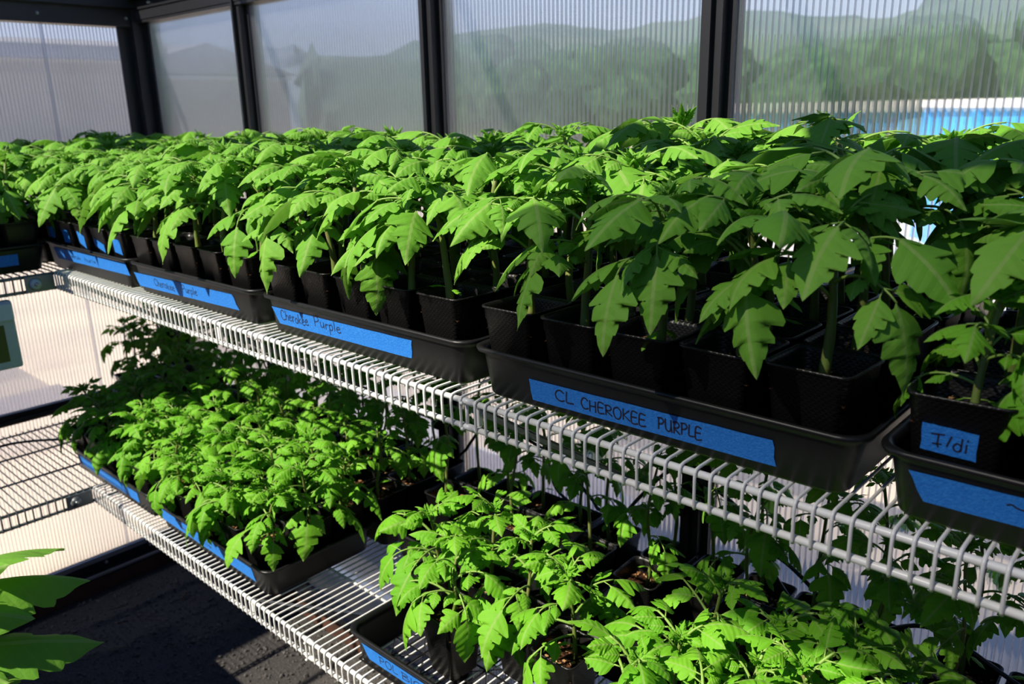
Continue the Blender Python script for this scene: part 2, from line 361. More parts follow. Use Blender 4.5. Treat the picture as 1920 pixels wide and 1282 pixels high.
u2 = shelf('wire_shelf', 'upper white wire shelf, right length with the CL CHEROKEE PURPLE tray', XJ+0.001, 0.42, YW-YF-0.035, ZU, None, (0, YF, 0), -9, 9)
XK = -1.285
l1 = shelf('wire_shelf', 'lower white wire shelf, far length beneath the dense small seedlings', XF, XK-0.001, YW-YF-0.035, ZL, None, (0, YF, 0), -9, 9)
clip(l1, XK-0.016)
l2 = shelf('wire_shelf', 'lower white wire shelf, near length beneath the POL BIG tray', XK+0.001, 0.42, YW-YF-0.035, ZL, None, (0, YF, 0), -9, 9)
# end shelves: rotated so that the front faces +X.  local x -> world Y, local y -> world -X
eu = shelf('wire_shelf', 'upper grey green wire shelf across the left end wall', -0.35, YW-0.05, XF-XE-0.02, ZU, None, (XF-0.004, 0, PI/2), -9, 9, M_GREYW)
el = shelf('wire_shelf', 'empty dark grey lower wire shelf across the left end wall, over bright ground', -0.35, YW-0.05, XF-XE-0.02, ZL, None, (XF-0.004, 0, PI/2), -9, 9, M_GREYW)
def corner_bracket(z):
    t = thing('corner_bracket', 'round headed grey bracket joining the %s shelves at the corner' % ('upper' if z > 1 else 'lower'), 'bracket', (XF+0.004, YF-0.05, z-0.027))
    obj('plate', boxbm((-0.004, -0.028, -0.022), (0.0, 0.045, 0.022), 0.0015), M_BRACE, t)
    bm = bmesh.new(); bmesh.ops.create_cone(bm, cap_ends=True, segments=20, radius1=0.017, radius2=0.012, depth=0.01)
    k = obj('knob', bm, M_METER if z > 1 else M_BRACE, t, True, (0.005, -0.003, 0)); k.rotation_euler = (0, PI/2, 0)
    bm = bmesh.new(); bmesh.ops.create_uvsphere(bm, u_segments=10, v_segments=6, radius=0.006)
    obj('screw', bm, M_ALU, t, True, (0.010, -0.003, 0))
corner_bracket(ZU); corner_bracket(ZL)
# braces under the shelves
def brace(x, z, label):
    t = thing('shelf_brace', label, 'brace', (x, YW-0.030, z-0.40))
    a, b = Vector((0, 0, 0)), Vector((0, YF+0.012-(YW-0.030), 0.385))
    d = (b-a).normalized(); bm = bmesh.new()
    ang = math.atan2(b.z, -b.y); L = (b-a).length
    box(bm, (-0.011, -L, -0.0015), (0.011, 0, 0.0015)); box(bm, (-0.011, -L, -0.010), (-0.0095, 0, 0)); box(bm, (0.0095, -L, -0.010), (0.011, 0, 0))
    bmesh.ops.rotate(bm, verts=bm.verts, cent=(0, 0, 0), matrix=Matrix.Rotation(-ang, 3, 'X'))
    obj('arm', bm, M_BRACE, t)
    obj('wall_clip', boxbm((-0.014, -0.012, -0.028), (0.014, 0.001, 0.022), 0.003), M_CABLE, t)
    obj('front_hook', boxbm((-0.005, b.y-0.004, 0.356), (0.005, b.y+0.006, 0.388), 0.002), M_WHITE, t)
for x, w_ in ((XJ, 'under the CL CHEROKEE PURPLE tray'), (-1.535, 'under the gap between the two Cherokee Purple trays'), (-2.36, 'nearest the left corner')):
    brace(x, ZU, 'grey diagonal brace holding the upper shelf %s' % w_)
for x, w_ in ((XJ, 'beneath the near trays'), (-1.535, 'beneath the far trays')):
    brace(x, ZL, 'grey diagonal brace holding the lower shelf %s' % w_)

# ------------------------------------------------------------------ trays, tape and lettering
TH, THX, THY = 0.074, 0.280, 0.154        # tray height, half length, half width at the rim
BHX, BHY = 0.260, 0.139                   # at the bottom
def tray_mesh(hx=THX, lattice=False):
    bm = bmesh.new(); bx = hx-(THX-BHX); zt = TH
    prof = [(0, 0, 0.0), (0.18, 0.5, 0.003), (1, 0, zt-0.010)]
    loops = [rrect(bx-0.004, BHY-0.004, 0.018, 0.0), rrect(bx, BHY, 0.02, 0.004),
             rrect(hx-0.009, THY-0.009, 0.026, zt-0.014), rrect(hx-0.006, THY-0.006, 0.028, zt-0.008),
             rrect(hx, THY, 0.03, zt-0.007), rrect(hx+0.001, THY+0.001, 0.03, zt-0.002), rrect(hx-0.002, THY-0.002, 0.03, zt), rrect(hx-0.006, THY-0.006, 0.03, zt-0.001),
             rrect(hx-0.011, THY-0.011, 0.026, zt-0.008), rrect(hx-0.012, THY-0.012, 0.025, zt-0.016), rrect(bx-0.002, BHY-0.002, 0.02, 0.007), rrect(bx-0.006, BHY-0.006, 0.018, 0.0025)]
    loft(bm, loops, cap0=not lattice, cap1=not lattice)
    return mesh('tray_body', bm, M_TRAY, True)
TRAY = tray_mesh(); TRAY_L = tray_mesh(lattice=True)
def lattice_mesh():
    bm = bmesh.new(); n = 12; w2 = 0.0012
    for i in range(n+1):
        x = -BHX + 2*BHX*i/n; box(bm, (x-w2, -BHY, 0), (x+w2, BHY, 0.0025))
    for j in range(7):
        y = -BHY + 2*BHY*j/6; box(bm, (-BHX, y-w2, 0.0003), (BHX, y+w2, 0.0028))
    for i in range(n):
        for j in range(6):
            x, y, dx, dy = -BHX+2*BHX*i/n, -BHY+2*BHY*j/6, 2*BHX/n, 2*BHY/6
            if (i+j) % 2 == 0: tube(bm, [(x, y, 0.0012), (x+dx, y+dy, 0.0012)], 0.001, 4)
            else: tube(bm, [(x+dx, y, 0.0012), (x, y+dy, 0.0012)], 0.001, 4)
    return mesh('floor_lattice', bm, M_TRAY)
LAT = lattice_mesh()
# stroke letters on a 0..1 high grid, width as stated
G = {
 'C': (.7, [[(.65,.82),(.45,1),(.2,.92),(.05,.55),(.15,.15),(.4,0),(.68,.12)]]),
 'L': (.55, [[(.1,1),(.06,.45),(.08,.03),(.55,.05)]]),
 'H': (.7, [[(.08,1),(.05,0)],[(.6,1),(.58,0)],[(.05,.5),(.6,.55)]]),
 'E': (.6, [[(.55,.98),(.1,1),(.06,0),(.58,.03)],[(.08,.52),(.48,.55)]]),
 'R': (.65, [[(.08,0),(.1,.98)],[(.0,.92),(.35,1),(.58,.78),(.4,.5),(.1,.45),(.62,0)]]),
 'O': (.75, [[(.4,1),(.12,.85),(.04,.45),(.2,.05),(.48,0),(.7,.35),(.66,.8),(.4,1)]]),
 'K': (.65, [[(.08,1),(.05,0)],[(.58,.95),(.1,.45),(.62,0)]]),
 'P': (.62, [[(.08,0),(.1,1)],[(.02,.95),(.4,1),(.58,.75),(.38,.5),(.1,.45)]]),
 'U': (.7, [[(.05,1),(.08,.25),(.3,0),(.55,.2),(.6,1)],[(.6,.4),(.66,0)]]),
 'B': (.62, [[(.08,0),(.1,1)],[(.02,.97),(.42,.95),(.5,.72),(.12,.52),(.55,.42),(.55,.1),(.05,0)]]),
 'I': (.2, [[(.1,1),(.08,0)]]),
 'G': (.75, [[(.66,.85),(.4,1),(.12,.75),(.08,.3),(.35,0),(.65,.15),(.68,.42),(.4,.42)],[(.68,.42),(.72,.0)]]),
 'h': (.5, [[(.08,1),(.06,0)],[(.06,.35),(.25,.55),(.42,.4),(.42,0)]]),
 'e': (.5, [[(.05,.3),(.42,.38),(.3,.58),(.08,.42),(.1,.1),(.3,0),(.48,.12)]]),
 'r': (.4, [[(.08,.55),(.08,0)],[(.08,.35),(.22,.55),(.38,.5)]]),
 'o': (.5, [[(.25,.55),(.05,.35),(.12,.05),(.35,.03),(.44,.35),(.25,.55)]]),
 'k': (.5, [[(.08,.95),(.06,0)],[(.42,.55),(.08,.25),(.46,0)]]),
 'u': (.5, [[(.05,.55),(.1,.1),(.3,.05),(.42,.3)],[(.42,.55),(.45,0)]]),
 'p': (.5, [[(.08,.55),(.04,-.45)],[(.06,.45),(.3,.58),(.42,.3),(.28,.02),(.06,.1)]]),
 'l': (.22, [[(.1,1),(.08,.03)]]),
 'F': (.8, [[(.0,.92),(.75,1)],[(.42,.95),(.38,.15)],[(.12,.2),(.62,.25)],[(.38,.2),(.45,.0)]]),    # the barred capital I
 '/': (.35, [[(.28,.95),(.05,.2)]]),
 'd': (.6, [[(.52,1),(.48,.05)],[(.5,.45),(.25,.6),(.05,.35),(.12,.06),(.36,.0),(.5,.25)]]),
 'i': (.3, [[(.12,.55),(.1,.0)],[(.16,.86),(.17,.80)]]),
 's': (.35, [[(.0,.3),(.12,.6),(.2,.1),(.32,.5),(.35,.2)]]),
 '~': (.9, [[(0,.35),(.15,.5),(.3,.3),(.5,.2),(.75,.25),(.9,.45)]]),
 ' ': (.5, []),
}
def text_strokes(txt, x0, x1, z0, h):
    tot = sum(G[c][0]*1.12 for c in txt); k = (x1-x0)/tot; x = x0; out = []
    for c in txt:
        wd, st = G[c]; dy = R.uniform(-.06, .06)*h; sc = R.uniform(.92, 1.06)
        for s in st: out.append([(x+px*k, z0+dy+pz*h*sc) for px, pz in s])
        x += wd*1.12*k
    return out
def front_frame():
    """maps (x along the front, s up the sloping front face) to tray-local 3D"""
    a = Vector((0, -BHY, 0.004)); b = Vector((0, -(THY-0.009), TH-0.014)); d = (b-a); L = d.length; d /= L
    nrm = Vector((0, -d.z, d.y))
    return a, d, nrm
FA, FD, FN = front_frame()
def onf(x, z, off, frame=None):
    a, d, nrm = frame or (FA, FD, FN)
    s = (z-a.z)/d.z
    p = a + d*s + nrm*off; return (x, p.y, p.z)
def tape_mesh(poly, frame=None, off=0.0004, th=0.0004):
    """poly: top edge points left to right, then bottom edge right to left, in (x,z)"""
    bm = bmesh.new()
    lo = [bm.verts.new(onf(x, z, off, frame)) for x, z in poly]; hi = [bm.verts.new(onf(x, z, off+th, frame)) for x, z in poly]
    bm.faces.new(hi); bm.faces.new(lo[::-1]); n = len(lo)
    for i in range(n): bm.faces.new((lo[i], lo[(i+1) % n], hi[(i+1) % n], hi[i]))
    return mesh('label_tape', bm, M_TAPE)
def ink_mesh(strokes, wd, frame=None, off=0.0009):
    bm = bmesh.new()
    for st in strokes:
        st2 = [Vector((p.x, p.y)) for p in catmull([(x, z, 0) for x, z in st], 4)] if len(st) > 3 else [Vector(p) for p in st]
        prev = None
        for i, p in enumerate(st2):
            d = (st2[min(i+1, len(st2)-1)]-st2[max(i-1, 0)]); d = d.normalized() if d.length > 1e-9 else Vector((1, 0)); q = Vector((-d.y, d.x))*wd/2
            if i == 0: p = p-d*wd*0.3
            if i == len(st2)-1: p = p+d*wd*0.3
            cur = [bm.verts.new(onf(*(p+q), off, frame)), bm.verts.new(onf(*(p-q), off, frame)), bm.verts.new(onf(*(p-q), off+0.0002, frame)), bm.verts.new(onf(*(p+q), off+0.0002, frame))]
            if prev:
                for k in range(4): bm.faces.new((prev[k], prev[(k+1) % 4], cur[(k+1) % 4], cur[k]))
            else: bm.faces.new(cur)
            prev = cur
        if prev: bm.faces.new(prev[::-1])
    return mesh('lettering', bm, M_INK)
def tape_poly(x0, x1, zc, h, skew0=0.0, skew1=0.0, tilt=0.0):
    top = []; n = 10
    for i in range(n+1):
        t = i/n; top.append((x0+(x1-x0)*t, zc+h/2+tilt*(t-0.5)+R.uniform(-.0003, .0003)))
    right = [(x1+skew1*0.3+R.uniform(-.001, .001), zc+h/4+tilt/2), (x1+skew1*0.6+R.uniform(-.001, .001), zc-h/6+tilt/2)]
    bot = [(x1+skew1+(x0+skew0-x1-skew1)*i/n, zc-h/2+tilt*(0.5-i/n)+R.uniform(-.0003, .0003)) for i in range(n+1)]
    left = [(x0+skew0*0.6+R.uniform(-.0008, .0008), zc-h/6-tilt/2), (x0+skew0*0.3+R.uniform(-.0008, .0008), zc+h/4-tilt/2)]
    return top+right+bot+left
def add_tape(parent, x0, x1, zc, h, texts=(), skew0=0.0, skew1=0.0, tilt=0.0, frame=None, pen=0.0017, label=None):
    t = link('label_tape', tape_mesh(tape_poly(x0, x1, zc, h, skew0, skew1, tilt), frame), parent)
    t['label'] = label or 'blue painter\'s tape label'
    if texts:
        st = []
        for (txt, a, b, z0, hh) in texts: st += text_strokes(txt, a, b, z0, hh)
        link('lettering', ink_mesh(st, pen, frame), t)['label'] = 'black marker handwriting'
    return t
def tray(cx, cyy, z, label, rz=0, group=None, lat=False, hx=None):
    t = thing('seedling_tray', label, 'tray', (cx, cyy, z+0.0022), rz, group)
    link('tray_body', (TRAY_L if lat else TRAY) if hx is None else tray_mesh(hx), t)
    if lat: link('floor_lattice', LAT, t)
    return t

# ------------------------------------------------------------------ pots and soil
PH, PT, PB = 0.132, 0.0490, 0.034      # pot height, half rim, half bottom
def pot_mesh():
    bm = bmesh.new()
    loft(bm, [rrect(PB-0.003, PB-0.003, 0.008, 0.0), rrect(PB, PB, 0.010, 0.003), rrect(PT-0.0045, PT-0.0045, 0.012, PH-0.020), rrect(PT-0.0035, PT-0.0035, 0.012, PH-0.019),
              rrect(PT-0.0025, PT-0.0025, 0.012, PH-0.004), rrect(PT, PT, 0.013, PH-0.003), rrect(PT, PT, 0.013, PH-0.0006), rrect(PT-0.001, PT-0.001, 0.013, PH), rrect(PT-0.003, PT-0.003, 0.012, PH-0.0005),
              rrect(PT-0.0045, PT-0.0045, 0.011, PH-0.006), rrect(PT-0.0055, PT-0.0055, 0.011, PH-0.020), rrect(PT-0.008, PT-0.008, 0.011, PH-0.032), rrect(PB-0.001, PB-0.001, 0.010, 0.006)], cap0=True, cap1=True)
    return mesh('pot', bm, M_POT, True)
POT = pot_mesh()
def soil_mesh(seed):
    r = random.Random(seed); bm = bmesh.new(); n = 12; h = PT-0.0075; zs = PH-0.026
    V = [[bm.verts.new((-h+2*h*i/n, -h+2*h*j/n, zs+r.uniform(-.0022, .0022)-0.004*(((i/n-.5)**2+(j/n-.5)**2)*4))) for j in range(n+1)] for i in range(n+1)]
    for i in range(n):
        for j in range(n): bm.faces.new((V[i][j], V[i+1][j], V[i+1][j+1], V[i][j+1]))
    me0 = len(bm.faces)
    for k in range(26):
        s = r.uniform(.0012, .0034)
        m = Matrix.Translation((r.uniform(-h*.85, h*.85), r.uniform(-h*.85, h*.85), zs+r.uniform(-.001, .002))) @ Matrix.Rotation(r.uniform(0, 6), 4, 'Z') @ Matrix.Rotation(r.uniform(-.6, .6), 4, 'X') @ Matrix.Diagonal((s*r.uniform(1, 2.4), s, s*.5, 1))
        q = bmesh.ops.create_cube(bm, size=1.6, matrix=m)
        for v in q['verts']:
            for fc in v.link_faces: fc.material_index = 1
    return mesh('soil', bm, [M_SOIL, M_CHIP])
SOILS = [soil_mesh(i) for i in range(4)]

# ------------------------------------------------------------------ tomato foliage
# (half outline: distance along the leaflet, half width) running from base to tip, with forward pointing lobes
OUT_BIG = [(0, .012), (.05, .03), (.10, .11), (.17, .185), (.24, .225), (.35, .285), (.385, .27), (.355, .185), (.44, .205), (.55, .215), (.575, .20), (.55, .135), (.66, .145), (.745, .125), (.75, .10), (.86, .065), (.94, .03), (1, 0)]
OUT_ALT = [(0, .012), (.05, .02), (.09, .10), (.14, .20), (.22, .27), (.36, .30), (.42, .275), (.40, .17), (.47, .165), (.56, .20), (.63, .195), (.61, .14), (.70, .135), (.80, .10), (.80, .085), (.88, .055), (.95, .025), (1, 0)]
OUT_SML = [(0, .012), (.06, .05), (.12, .13), (.20, .19), (.30, .225), (.42, .25), (.46, .24), (.45, .19), (.54, .20), (.64, .19), (.66, .17), (.67, .145), (.74, .135), (.80, .11), (.84, .085), (.90, .055), (.95, .03), (1, 0)]
OUT_OVAL = [(0, .012), (.06, .05), (.12, .10), (.20, .14), (.30, .165), (.42, .18), (.46, .18), (.50, .18), (.54, .178), (.60, .17), (.66, .16), (.70, .15), (.74, .135), (.80, .11), (.84, .09), (.90, .06), (.95, .035), (1, 0)]
def leaflet(bm, uvl, M4, L, wf, r, droop, fold, curl=0.0, outl=None, bend=0.0):
    oa = outl or r.choice((OUT_BIG, OUT_ALT, OUT_BIG)); ob = outl or r.choice((OUT_BIG, OUT_ALT, OUT_SML))
    n = len(oa)
    def mid(t):
        # arc that bends down by `droop` radians over the length
        a = droop; K = 6; x = z = 0.0; st = t/K
        for k in range(K): th = a*((k+.5)*st)**1.3; x += math.cos(th)*st; z -= math.sin(th)*st
        return x, z, a*t**1.3
    rows = []; rip = r.uniform(0, 6)
    for i in range(n):
        row = []
        tm = i/(n-1); tm = tm*0.93 + 0.07*oa[i][0] if 0 < i < n-1 else oa[i][0]
        tm = 0.5*tm + 0.25*(oa[i][0]+ob[i][0])
        for side, o_, fr in ((1, oa, 1.0), (1, oa, 0.5), (0, None, 0), (-1, ob, 0.5), (-1, ob, 1.0)):
            if side == 0: t, wv = tm, 0.0
            else: t = tm + (o_[i][0]-tm)*fr; wv = o_[i][1]*fr*wf
            x, z, th = mid(t)
            zz = -fold*wv*(1.0 if fr < 0.9 else 1.25) + (0.014*math.sin(t*13+rip+side)*fr if side else 0) - curl*wv*wv*3
            px = x + math.sin(th)*zz; pz = z + math.cos(th)*zz; py = side*wv*math.cos(min(1.2, abs(fold))*0.6) + bend*t*t
            v = bm.verts.new(M4 @ Vector((px*L, py*L, pz*L))); row.append((v, (t, 0.5+side*o_[i][1]*fr if side else 0.5)))
        rows.append(row)
    for i in range(n-1):
        for k in range(4):
            a, b, c, d = rows[i][k], rows[i+1][k], rows[i+1][k+1], rows[i][k+1]
            try: fc = bm.faces.new((a[0], d[0], c[0], b[0]))
            except ValueError: continue
            fc.smooth = True
            for lp, q in zip(fc.loops, (a, d, c, b)): lp[uvl].uv = q[1]
def compound_leaf(seed, R_=0.10, T=0.095, mat_=None, e0=0.7, e1=-0.5, ndroop=0.9, pairs=2, wf=1.0, shape=None):
    r = random.Random(seed); bm = bmesh.new(); uvl = bm.loops.layers.uv.new('UVMap')
    K = 10; pts = [Vector((0, 0, 0))]; angs = []; sideb = r.uniform(-.5, .5)
    for k in range(K):
        el_ = e0 + (e1-e0)*(k/(K-1))**1.2; az = sideb*(k/K); angs.append((el_, az))
        pts.append(pts[-1] + Vector((math.cos(el_)*math.cos(az), math.cos(el_)*math.sin(az), math.sin(el_)))*R_/K)
    angs.append(angs[-1])
    tube(bm, pts, [0.0021-0.0009*i/K for i in range(K+1)], 5, mi=1)
    def frame(i, yaw, pitch, roll=0.0):
        el_, az = angs[i]
        return Matrix.Translation(pts[i]) @ Matrix.Rotation(az, 4, 'Z') @ Matrix.Rotation(-el_, 4, 'Y') @ Matrix.Rotation(yaw, 4, 'Z') @ Matrix.Rotation(pitch, 4, 'Y') @ Matrix.Rotation(roll, 4, 'X')
    leaflet(bm, uvl, frame(K, r.uniform(-.2, .2), r.uniform(0, .4), r.uniform(-.3, .3)), T*r.uniform(.92, 1.1), wf*r.uniform(1.1, 1.35), r, ndroop*r.uniform(.6, 1.3), r.uniform(.1, .6), outl=shape, bend=r.uniform(-.12, .12))
    pos = ((7, .72), (4, .45), (2, .3))
    for j in range(pairs):
        i, sc = pos[j]
        for s in (1, -1):
            ii = max(1, i+r.choice((-1, 0, 0, 1))); yaw = s*r.uniform(.75, 1.15); pl = r.uniform(.008, .016)*(1 if j == 0 else .6)
            Mx = frame(ii, yaw, r.uniform(-.1, .4), s*r.uniform(-.5, .1))
            tube(bm, [Mx @ Vector((0, 0, 0)), Mx @ Vector((pl, 0, 0))], 0.0009, 4, mi=1)
            leaflet(bm, uvl, Mx @ Matrix.Translation((pl*.9, 0, 0)), T*sc*r.uniform(.85, 1.15), wf*r.uniform(1.05, 1.35), r, ndroop*r.uniform(.6, 1.4), r.uniform(.1, .6), outl=shape if j == 0 else OUT_SML, bend=s*r.uniform(-.15, .1))
    for s in (1, -1):   # tiny leaflets between the pairs
        if r.random() < .7:
            leaflet(bm, uvl, frame(6, s*1.3, .2), T*r.uniform(.13, .22), 1.3, r, .4, .1, outl=OUT_OVAL)
    return mesh('leaf', bm, [mat_ or M_LEAF, M_PET], smooth='keep')
def shoot_mesh(seed, mat_, sc=1.0):
    r = random.Random(seed); bm = bmesh.new(); uvl = bm.loops.layers.uv.new('UVMap')
    for k in range(9):
        a = k*2.4; el_ = r.uniform(.5, 1.35); L = r.uniform(.018, .040)*sc
        Mx = Matrix.Translation((0, 0, .001*k)) @ Matrix.Rotation(a, 4, 'Z') @ Matrix.Rotation(-el_, 4, 'Y')
        leaflet(bm, uvl, Mx, L, .8, r, r.uniform(.6, 1.4), r.uniform(.5, .9), outl=r.choice((OUT_BIG, OUT_SML)))
        for s in (1, -1):
            leaflet(bm, uvl, Mx @ Matrix.Translation((L*.3, 0, 0)) @ Matrix.Rotation(s*.9, 4, 'Z'), L*.5, .8, r, .6, .5, outl=OUT_SML)
    return mesh('shoot_tip', bm, [mat_, M_PET], smooth='keep')
def stem_mesh(seed, H, r0, r1):
    r = random.Random(seed); bx, by = r.uniform(-.025, .025), r.uniform(-.025, .015); k1 = r.uniform(-.006, .006)
    def P(t): return Vector((bx*t*t + k1*math.sin(t*7), by*t*t + k1*math.cos(t*6)-k1, H*t))
    bm = bmesh.new(); n = 10
    tube(bm, [P(i/n) for i in range(n+1)], [r0+(r1-r0)*i/n + (0.0006 if i % 2 else 0) for i in range(n+1)], 8)
    return mesh('stem', bm, M_STEM, True), P, H
NV = 12
BIG_DROOP = [compound_leaf(100+i, .105, .098, M_LEAF, .6, -.7, .75, 2) for i in range(NV)]
BIG_MID = [compound_leaf(200+i, .085, .088, M_LEAF, .75, -.1, 1.0, 2, 1.05) for i in range(NV)]
BIG_UP = [compound_leaf(300+i, .055, .066, M_LEAF, .95, .35, .9, 2, 1.05) for i in range(NV)]
SML_DROOP = [compound_leaf(400+i, .085, .074, M_LEAFL, .5, -.7, 1.0, 2, 1.1) for i in range(NV)]
SML_MID = [compound_leaf(500+i, .068, .064, M_LEAFL, .8, -.1, 1.0, 2, 1.15) for i in range(NV)]
SML_UP = [compound_leaf(600+i, .040, .046, M_LEAFL, 1.0, .4, 1.0, 2, 1.15) for i in range(NV)]
SH_B = [shoot_mesh(700+i, M_LEAF, 1.15) for i in range(5)]; SH_S = [shoot_mesh(720+i, M_LEAFL, 0.95) for i in range(5)]
def coty():
    r = random.Random(5); bm = bmesh.new(); uvl = bm.loops.layers.uv.new('UVMap')
    tube(bm, [(0, 0, 0), (.012, 0, .003)], .0009, 4, mi=1)
    leaflet(bm, uvl, Matrix.Translation((.011, 0, .003)), .036, 1.1, r, .5, .15, outl=OUT_OVAL)
    return mesh('seed_leaf', bm, [M_LEAFL, M_PET], smooth='keep')
COTY = coty()
ST_B = [stem_mesh(30+i, .225, .0062, .0032) for i in range(8)]
ST_S = [stem_mesh(50+i, .150, .0042, .0022) for i in range(8)]
ST_T = [stem_mesh(70+i, .29, .0040, .0020) for i in range(6)]      # drawn up, thin ones at the back below

def plant(x, y, z, label, group, kind='big', h=1.0, lean=None, az0=None, tape=None, aim=None, up=None, ls=1.0):
    t = thing('potted_tomato_seedling', label, 'potted plant', (x, y, z), R.uniform(-.05, .05), group)
    link('pot', POT, t)
    link('soil', R.choice(SOILS), t, rot=(0, 0, R.choice((0, PI/2, PI, -PI/2))))
    zs = PH-0.027
    st, P, H = R.choice({'big': ST_B, 'small': ST_S, 'tall': ST_T}[kind])
    sr = R.uniform(0, 2*PI); sx_, sy_ = R.uniform(-.012, .012), R.uniform(-.012, .012)
    sc = h*R.uniform(.93, 1.05)
    link('stem', st, t, (sx_, sy_, zs), (0, 0, sr), (1, 1, sc))
    rz = Matrix.Rotation(sr, 3, 'Z')
    az = R.uniform(0, 2*PI) if az0 is None else az0
    D, Md, U, SH, n, t0 = {'big': (BIG_DROOP, BIG_MID, BIG_UP, SH_B, 7, .48), 'small': (SML_DROOP, SML_MID, SML_UP, SH_S, 9, .28), 'tall': (SML_DROOP, SML_MID, SML_UP, SH_S, 7, .45)}[kind]
    if up is not None: t0 = up; n = 6 if up > .6 else 7
    for k in range(n):
        tt = t0 + (1.0-t0)*(k/(n-1))**.85
        p = rz @ P(tt); p = Vector((p.x+sx_, p.y+sy_, zs+P(tt).z*sc))
        if k < (3 if up is None else 1 if up > .6 else R.choice((1, 1, 2))): lib, s = D, R.uniform(.82, 1.05)
        elif k < 6: lib, s = Md, R.uniform(.85, 1.1)*(1.0 if k < 5 else .85)
        else: lib, s = U, R.uniform(.85, 1.15)
        a = az + k*2.4 + R.uniform(-.4, .4); s *= ls
        if aim is not None and k in aim: a = aim[k]
        link('leaf', R.choice(lib), t, p, (R.uniform(-.2, .2), R.uniform(-.25, .2), a), s*(min(1.0, .55+.45*h) if h < 1 and kind != 'big' else 1.05 if kind == 'big' else 1))
    p = rz @ P(1.0); link('shoot_tip', R.choice(SH), t, (p.x+sx_, p.y+sy_, zs+H*sc), (R.uniform(-.2, .2), R.uniform(-.2, .2), R.uniform(0, 6)))
    if kind != 'big' or R.random() < .25:
        p = rz @ P(.16)
        for s in (0, PI):
            link('seed_leaf', COTY, t, (p.x+sx_, p.y+sy_, zs+P(.16).z*sc), (0, R.uniform(-.1, .5), az+s+R.uniform(-.3, .3)), R.uniform(.7, 1.05))
    return t

ORD = ['first', 'second', 'third', 'fourth', 'fifth', 'sixth']
ROWS = ['front row', 'middle row', 'back row']
def fill(cx, cyy, z, trayname, kind, hfun, cols=range(5), rows=range(3), skip=(), group=None, pitch=(0.1065, 0.1), aimfront=True, ls=1.0):
    for i in cols:
        for j in rows:
            if (i, j) in skip: continue
            pitch_x = pitch[0] if 'corner' not in trayname else 0.0995
            x = cx + (i-2)*pitch_x + R.uniform(-.002, .002); y = cyy + (j-1)*pitch[1]
            aim = None
            if j == 0 and aimfront: aim = {0: -PI/2+R.uniform(-1.3, 1.1), 1: R.uniform(-1.2, -.1) if R.random() < .5 else R.uniform(-3.0, -1.9)}
            plant(x, y, z+0.005, 'tomato seedling, %s, %s pot from left, %s' % (ROWS[j], ORD[i], trayname), group or 'tomato seedlings in the '+trayname, kind, hfun(i, j), aim=aim, up=(None if kind != 'big' else (.56 + R.uniform(-.04, .03)) if (j == 0 and aimfront and 'blue' not in trayname and 'far corner' not in trayname) else .76 if ('CL' in trayname or 'Ildi' in trayname) else .68), ls=ls)
YT1, YT2 = 0.9400, 1.2475
# ---- upper shelf, front line of trays
cx = {0: -2.778, 1: -2.236, 2: -1.672, 3: -1.0945, 4: -0.5265, 5: 0.042}
names = {0: 'far corner tray', 1: 'tray with blue taped pots', 2: 'left tray taped Cherokee Purple', 3: 'right tray taped Cherokee Purple', 4: 'tray taped CL CHEROKEE PURPLE', 5: 'tray beside the Ildi pot'}
TR = {}
TR[0] = tray(cx[0], YT1, ZU, 'black seedling tray in the far corner of the upper shelf', hx=0.262)
TR[1] = tray(cx[1], YT1, ZU, 'black tray with five blue taped pots above its own blue tape', hx=0.277)
TR[2] = tray(cx[2], YT1, ZU, 'black tray with blue tape Cherokee Purple, the farther of the two')
TR[3] = tray(cx[3], YT1, ZU, 'black tray with blue tape Cherokee Purple, next to the CL CHEROKEE PURPLE tray')
TR[4] = tray(cx[4], YT1, ZU, 'black tray with long blue tape reading CL CHEROKEE PURPLE')
TR[5] = tray(cx[5], YT1, ZU, 'black tray at the right edge with blank blue tape, below the Ildi pot')
def T(k, x, z): return x-cx[k], z-ZU-0.0022
add_tape(TR[4], -0.700-cx[4], -0.346-cx[4], 0.0285, 0.031, [('CL', -0.655-cx[4], -0.622-cx[4], .0215, .0150), ('CHEROKEE', -0.611-cx[4], -0.509-cx[4], .0200, .0150), ('PURPLE', -0.493-cx[4], -0.432-cx[4], .0225, .0150)], skew0=.004, skew1=.005, tilt=.004, pen=.0021, label='blue tape lettered CL CHEROKEE PURPLE')
add_tape(TR[3], -1.345-cx[3], -0.943-cx[3], 0.036, 0.031, [('Cherokee', -1.318-cx[3], -1.228-cx[3], .0290, .0190), ('Purple', -1.210-cx[3], -1.130-cx[3], .0330, .0180)], skew0=.018, skew1=-.006, tilt=.004, label='blue tape lettered Cherokee Purple')
add_tape(TR[2], -1.946-cx[2], -1.491-cx[2], 0.033, 0.031, [('Cherokee', -1.845-cx[2], -1.745-cx[2], .0250, .0170), ('Purple', -1.71-cx[2], -1.640-cx[2], .0280, .0170)], skew0=.018, skew1=.018, tilt=.008, label='blue tape lettered Cherokee Purple')
add_tape(TR[1], -2.45-cx[1], -1.985-cx[1], 0.044, 0.030, [('shruls', -2.33-cx[1], -2.27-cx[1], .037, .012), ('huris', -2.24-cx[1], -2.17-cx[1], .038, .012)], skew0=.016, skew1=.013, tilt=.006, pen=.0014, label='blue tape with faint handwriting')
add_tape(TR[5], -0.206-cx[5], 0.18-cx[5], 0.0405, 0.030, [('~', -0.120-cx[5], -0.095-cx[5], .040, .010)], skew0=.016, skew1=.003, tilt=.004, label='blank blue tape with a torn end')
hb = lambda i, j: (0.80, 0.86, 0.90)[j]*R.uniform(.92, 1.08)
